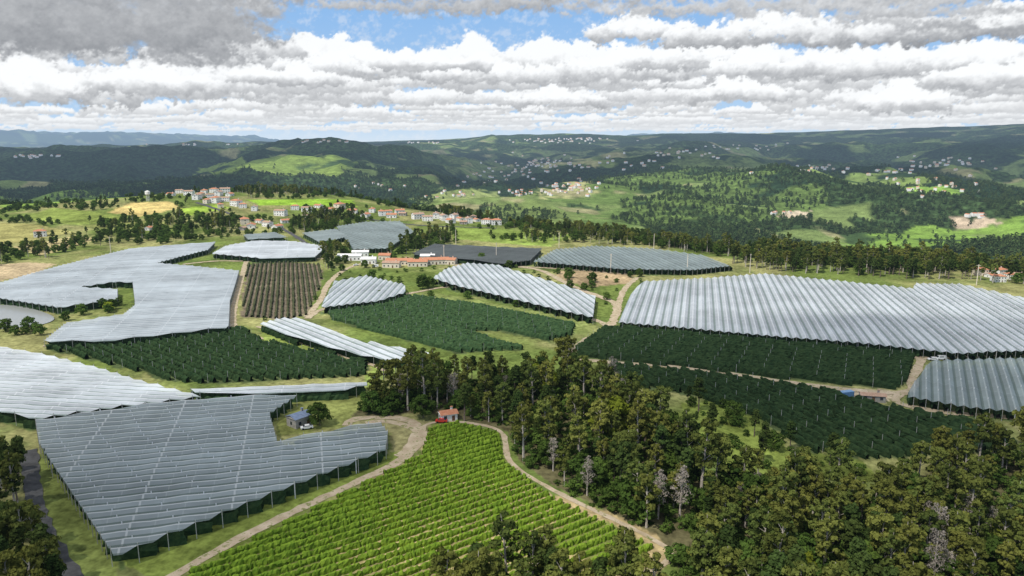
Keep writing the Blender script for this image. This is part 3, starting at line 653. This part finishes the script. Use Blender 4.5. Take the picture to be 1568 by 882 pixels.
for cx,cy,sx,sy,n in [(820,251,80,11,60),(870,287,60,11,36),(760,272,60,11,22),(800,296,50,7,14),(700,300,60,7,10),(850,217,80,4,36),(1250,259,50,7,18),(1440,250,90,10,26),(1430,290,70,12,16),(1040,235,70,8,18),(60,240,40,2,16),(640,219,30,1.5,12),(1200,328,20,2,4),(890,213,40,2,26),(1380,270,110,20,22),(600,288,80,12,8),(500,218,40,2,10),(1140,226,80,7,20),(950,245,80,11,18),(1490,330,30,4,5),(300,222,50,2,10)]:
    mb=MB(); q_=0
    for k in range(n):
        v=survey(cx+random.gauss(0,sx*.5),cy+random.gauss(0,sy*.5))
        if v is None or np.hypot(v[0],v[1])<1500: continue
        s0=1. if np.hypot(v[0],v[1])>3000 else .75
        w=random.uniform(9,18)*s0;d=random.uniform(9,12)*s0;h=random.uniform(4,8)*s0;rz=random.random()*3; mb.box((v[0],v[1],v[2]+h/2),(w,d,h+2),random.choice([0,0,1]),rz)
        c_,s_=math.cos(rz),math.sin(rz); T_=lambda x,y,z:(v[0]+x*c_-y*s_,v[1]+x*s_+y*c_,v[2]+z)
        for s in(-1,1): mb.poly([T_(-w/2*s,-d/2*s,h+1.01),T_(w/2*s,-d/2*s,h+1.01),T_(w/2*s,0,h+3),T_(-w/2*s,0,h+3)],2)
        for s in(-1,1): mb.poly([T_(w/2*s,-d/2*s,h+1),T_(w/2*s,d/2*s,h+1),T_(w/2*s,0,h+3)],0)
        q_+=1
    if q_: obj("distant_village",mb.mesh("distant_village",[M_wall,M_wall2,M_roof]))
# ------------------------------------------------------------------ sun
S=Vector((-.40,-.38,.84)).normalized()
sun=bpy.data.lights.new("sun",'SUN'); sun.energy=4.2; sun.angle=math.radians(.5); sun.color=(1,.955,.87)
so=bpy.data.objects.new("sun",sun); COL.objects.link(so); so.rotation_euler=(-S).to_track_quat('-Z','Y').to_euler(); so.location=(0,0,3000)
# ------------------------------------------------------------------ unseen cloud bank overhead, density shaped to shade chosen ground
gx,gy=np.meshgrid(np.arange(-5600,5601,100.),np.arange(-900,7001,100.))
D=.30+3.4*(fbm(gx/1300,gy/1100,91,4)-.5)
D=np.where(np.hypot(gx,gy)<1700,-.32+1.2*(fbm(gx/300,gy/300,95,3)-.5),D)
def blob(px,py,r,a,off=0):
    global D
    v=survey(px,py); D=D+a*np.exp(-((gx-v[0])**2+(gy-v[1])**2)/r**2)
for b_ in [(300,240,1300,1.2),(120,270,1200,1.3),(600,265,400,.8),(1350,232,1300,.7),(850,285,600,-1.6),(640,300,450,-1.),(450,258,400,-1.6),(1050,300,700,-1.2),(1150,335,400,-1),(1450,355,420,-1.6),(850,225,1100,-.7),(1300,265,500,-.7),(350,320,450,-1.),(1430,290,350,-1.2),
           (330,740,80,.5),(60,820,80,.8),(1350,840,100,.5),(640,500,80,.35),(1130,620,60,.35),(1480,600,80,.3)]: blob(*b_)
al=np.clip(D,0,1); al=sm(al/.6)*.9
ny,nx=gx.shape; HC=1500.
ox,oy=S.x/S.z*HC,S.y/S.z*HC
V1=np.stack([gx+ox,gy+oy,np.full_like(gx,HC)-60*al],-1).reshape(-1,3); V2=V1.copy(); V2[:,2]=HC+260*al.ravel()+5
ii=(np.arange(ny-1)[:,None]*nx+np.arange(nx-1)[None,:]).ravel(); q4=np.stack([ii,ii+1,ii+nx+1,ii+nx],-1)
keep=al.ravel()[q4].max(1)>.01
cc=V1[q4].mean(1); keep&=np.hypot(cc[:,0],cc[:,1])<6900
q4=q4[keep]; Vc=np.concatenate([V1,V2]); Fc=np.concatenate([q4[:,::-1],q4+len(V1)])
aa=1-np.sqrt(1-np.clip(al.ravel(),0,.98)); aa=np.concatenate([aa,aa])
m,t=newmat("shade_cloud_vapour"); a=t.n('ShaderNodeAttribute',attribute_name='dens')
df=t.n('ShaderNodeBsdfDiffuse'); df.inputs[0].default_value=(.85,.86,.88,1); tl=t.n('ShaderNodeBsdfTranslucent'); tl.inputs[0].default_value=(.85,.86,.88,1)
mx=t.n('ShaderNodeMixShader'); t.l(df.outputs[0],mx.inputs[1]); t.l(tl.outputs[0],mx.inputs[2]); mx.inputs[0].default_value=.6
tr=t.n('ShaderNodeBsdfTransparent'); m2=t.n('ShaderNodeMixShader'); t.l(a.outputs['Fac'],m2.inputs[0]); t.l(tr.outputs[0],m2.inputs[1]); t.l(mx.outputs[0],m2.inputs[2]); finish(t,m2.outputs[0],False)
obj("shade_cloud_bank",mesh_np("shade_cloud_bank",Vc,Fc,[m],attr={"dens":np.stack([aa,aa,aa,np.ones_like(aa)],-1)},smooth=True))
# ------------------------------------------------------------------ sky: open-topped dome with computed cumulus
def skydir(px,py):
    a=(px-784)/F; b=(441-py)/F; d=np.array([a,cp+b*sp,-sp+b*cp]); d/=np.linalg.norm(d); return math.degrees(math.atan2(d[0],d[1])),math.degrees(math.asin(d[2]))
STP=.07
saz=np.arange(-50,50.01,STP); sel=np.arange(-.6,17,STP); NE,NA=len(sel),len(saz)
def spec(beta,lo,seed,n=2048):
    g=np.random.default_rng(seed); k=np.fft.fftfreq(n); kx,ky=np.meshgrid(k,k[:n]); kk=np.hypot(kx,ky*.8); kk[0,0]=1
    f=kk**(-beta/2)*np.exp(-(1/(kk*lo))**2); f[0,0]=0
    a=np.real(np.fft.ifft2(np.fft.fft2(g.normal(size=(n,n)))*f)); return ((a-a.mean())/a.std()).astype(np.float32)
NZA=spec(3.0,70,5); NZB=spec(3.0,70,6); NZC=spec(2.8,45,7)
bl=np.clip(sel/17,0,1)[:,None,None]
IMG=np.tile(np.array([.58,.76,.93])*(1-bl**.6)+np.array([.15,.40,.82])*bl**.6,(1,NA,1)).astype(np.float32)
q=sm((NZA[:NE,:NA]+.2)/2.5)[:,:,None]*.3; IMG=IMG*(1-q)+.92*q
sr=np.random.default_rng(3)
def splat(ca,ce,ra,re,gain,elb,H,off,soft=.45,lo=.52,hi=1.0,hz=0.):
    i0=max(0,int((ce-re*1.7-sel[0])/STP)); i1=min(NE,int((ce+re*1.7-sel[0])/STP)+2); j0=max(0,int((ca-ra*1.7-saz[0])/STP)); j1=min(NA,int((ca+ra*1.7-saz[0])/STP)+2)
    if i1<=i0 or j1<=j0: return
    ii=(np.arange(i0,i1)+off[0])%2048; jj=(np.arange(j0,j1)+off[1])%2048
    na=NZA[ii[:,None],jj[None,:]]; nb=NZB[ii[:,None],jj[None,:]]; nc=NZC[ii[:,None],jj[None,:]]
    w=min(.30,.09/max(.15,re)+.13)
    X=(saz[None,j0:j1]-ca)/ra+w*na; Y=(sel[i0:i1,None]-ce)/re+w*nb
    r=np.sqrt(X*X+Y*Y)
    a=sm((1.-r)/soft)
    t=(sel[i0:i1,None]-elb)/H+.06*na
    L=lo+(hi-lo)*sm(t*1.5+.15)+.17*Y*(1-.3*r)-.05*X+.025*nc
    L=np.clip(L*gain,.16,1.02)
    L=L*(1-hz)+.88*hz
    col=np.stack([L*.985-.014,L*.992,L+.03-.02*L],-1)
    IMG[i0:i1,j0:j1]=IMG[i0:i1,j0:j1]*(1-a[...,None])+col*a[...,None]
def cumulus(ca,ce,W,H,gain=1.,lo=.56,hi=1.04,hz=0.,n=None,flat=.18):
    off=sr.integers(0,2048,2); n=n or int(np.clip(18+W*9,18,110))
    P=[]
    for k in range(n):
        u=sr.uniform(-1,1); top=(1-abs(u)**2.2)*(.65+.35*math.sin(u*5+off[0]))
        v=sr.random()**.8*top; rr=H*sr.uniform(.20,.36)*(1-.35*v)
        P.append((v,ca+u*W*.45,ce+v*H*.8+rr*.25,rr*1.35,rr))
    P.sort(key=lambda p:-p[0])
    for v,a,e,ra,re in P: splat(a,e,ra,re,gain,ce-H*.1,H,off,lo=lo,hi=hi,hz=hz)
    for k in range(max(2,int(W/H*1.4))):
        splat(ca+sr.uniform(-.42,.42)*W,ce-H*.02+sr.uniform(-.04,.04)*H,W*sr.uniform(.12,.2),H*flat*sr.uniform(.6,1.),gain,ce+H*.15,H,off,.7,lo=lo,hi=hi,hz=hz)
for d in np.geomspace(60,12.5,13):
    e0=math.degrees(math.atan(1.15/d))-.3; az=-52+sr.uniform(0,3)
    while az<52:
        Wk=sr.uniform(1.6,4.6); W=math.degrees(Wk/d); Hh=math.degrees(sr.uniform(.28,.62)*(.55+.14*Wk)/d)
        if sr.random()<.80: cumulus(az,e0+sr.uniform(-.25,.25)*Hh,W*1.1,Hh*1.1,sr.uniform(.93,1.05),lo=.66 if d>20 else .60,hz=min(.7,(d/62)**1.2*.7))
        az+=W*sr.uniform(.8,1.15)
def cpx(px,py,w,h,**k): a,e=skydir(px,py); cumulus(a,e,w*.051,h*.051,**k)
cpx(560,112,260,44); cpx(760,122,220,40); cpx(430,126,160,34); cpx(660,104,180,32)
cpx(940,118,200,50); cpx(1075,100,220,46); cpx(1230,112,260,46,lo=.54); cpx(1420,108,260,48,lo=.52); cpx(1550,128,200,46)
cpx(70,150,220,56,gain=.98); cpx(240,138,170,42); cpx(1385,165,110,42); cpx(1130,150,150,34); cpx(850,160,150,30)
cpx(985,55,170,38,lo=.55); cpx(1170,62,300,46,lo=.50,gain=.96); cpx(1450,55,340,50,lo=.46,gain=.94)
def dark(px,py,w,h,g,n=26):
    a,e=skydir(px,py); off=sr.integers(0,2048,2); w*=.051;h*=.051
    for k in range(n):
        splat(a+sr.uniform(-.5,.5)*w,e+sr.uniform(-.35,.5)*h,w*sr.uniform(.12,.26),h*sr.uniform(.22,.42),g*sr.uniform(.92,1.08),e-h*.8,h*3.4,off,.85,lo=.52,hi=.62)
cpx(345,78,200,44,lo=.6)
dark(1330,-12,600,50,1.05); dark(1100,-22,380,44,1.12); dark(1500,22,260,26,.98,14)
dark(330,25,160,50,.98); dark(120,45,400,74,.74,40); dark(60,10,400,80,.80,30); dark(190,-30,400,60,.84,24)
dark(665,0,300,34,.94,30); dark(690,-32,330,44,.88,20)
hz=(np.clip(1-sel/2.2,0,1)**1.4*.55)[:,None,None]; IMG=IMG*(1-hz)+np.array([.74,.81,.89])*hz
sa=np.concatenate([saz,np.arange(52,309,2.)]); se=np.concatenate([[-4.],sel,np.arange(18,37,1.)]); ne,na_=len(se),len(sa)
RGB=np.zeros((ne,na_,3)); RGB[1:1+NE,:NA]=IMG; RGB[0,:NA]=IMG[0]
RGB[1+NE:,:NA]=IMG[-1][None]; k=np.linspace(0,1,ne-1-NE)[:,None,None]; RGB[1+NE:,:NA]=RGB[1+NE:,:NA]*(1-k)+np.array([.6,.64,.70])*k
f=np.linspace(0,1,na_-NA)[None,:,None]; RGB[:,NA:]=RGB[:,NA-1:NA]*(1-f)+RGB[:,:1]*f
AA,EA=np.meshgrid(np.radians(sa),np.radians(se)); RS=60000.
Vd=np.stack([np.cos(EA)*np.sin(AA)*RS,np.cos(EA)*np.cos(AA)*RS,np.sin(EA)*RS+CAMZ],-1).reshape(-1,3); RGB=np.clip(RGB.reshape(-1,3),0,1.05)
i=np.arange(ne-1)[:,None]*na_; j=np.arange(na_)[None,:]; j2=(j+1)%na_
Fq=np.stack([i+j,i+j2,i+na_+j2,i+na_+j],-1).reshape(-1,4)
m,t=newmat("sky_clouds"); a=t.n('ShaderNodeAttribute',attribute_name='sky'); e=t.n('ShaderNodeEmission'); t.l(a.outputs['Color'],e.inputs[0]); finish(t,e.outputs[0],False)
obj("sky",mesh_np("sky",Vd,Fq,[m],attr={"sky":np.concatenate([RGB,np.ones((len(RGB),1))],1)},smooth=True))
# world light above the dome rim
w=bpy.data.worlds.new("World"); scene.world=w; w.use_nodes=True; w.node_tree.nodes.clear(); t=NT(w.node_tree)
sky=t.n('ShaderNodeTexSky'); sky.sky_type='NISHITA'; sky.sun_disc=False; sky.sun_elevation=math.asin(S.z); sky.sun_rotation=math.atan2(S.x,S.y); sky.air_density=1.; sky.dust_density=.6
skc=t.n('ShaderNodeVectorMath',operation='SCALE'); t.l(sky.outputs[0],skc.inputs[0]); skc.inputs[3].default_value=.13
c=t.mix(.6,skc.outputs[0],(.70,.73,.78))
bg=t.n('ShaderNodeBackground'); t.l(c,bg.inputs[0]); bg.inputs[1].default_value=1.0; o=t.n('ShaderNodeOutputWorld'); t.l(bg.outputs[0],o.inputs[0])
scene.view_settings.view_transform='Standard'; scene.view_settings.look='None'; scene.view_settings.exposure=0
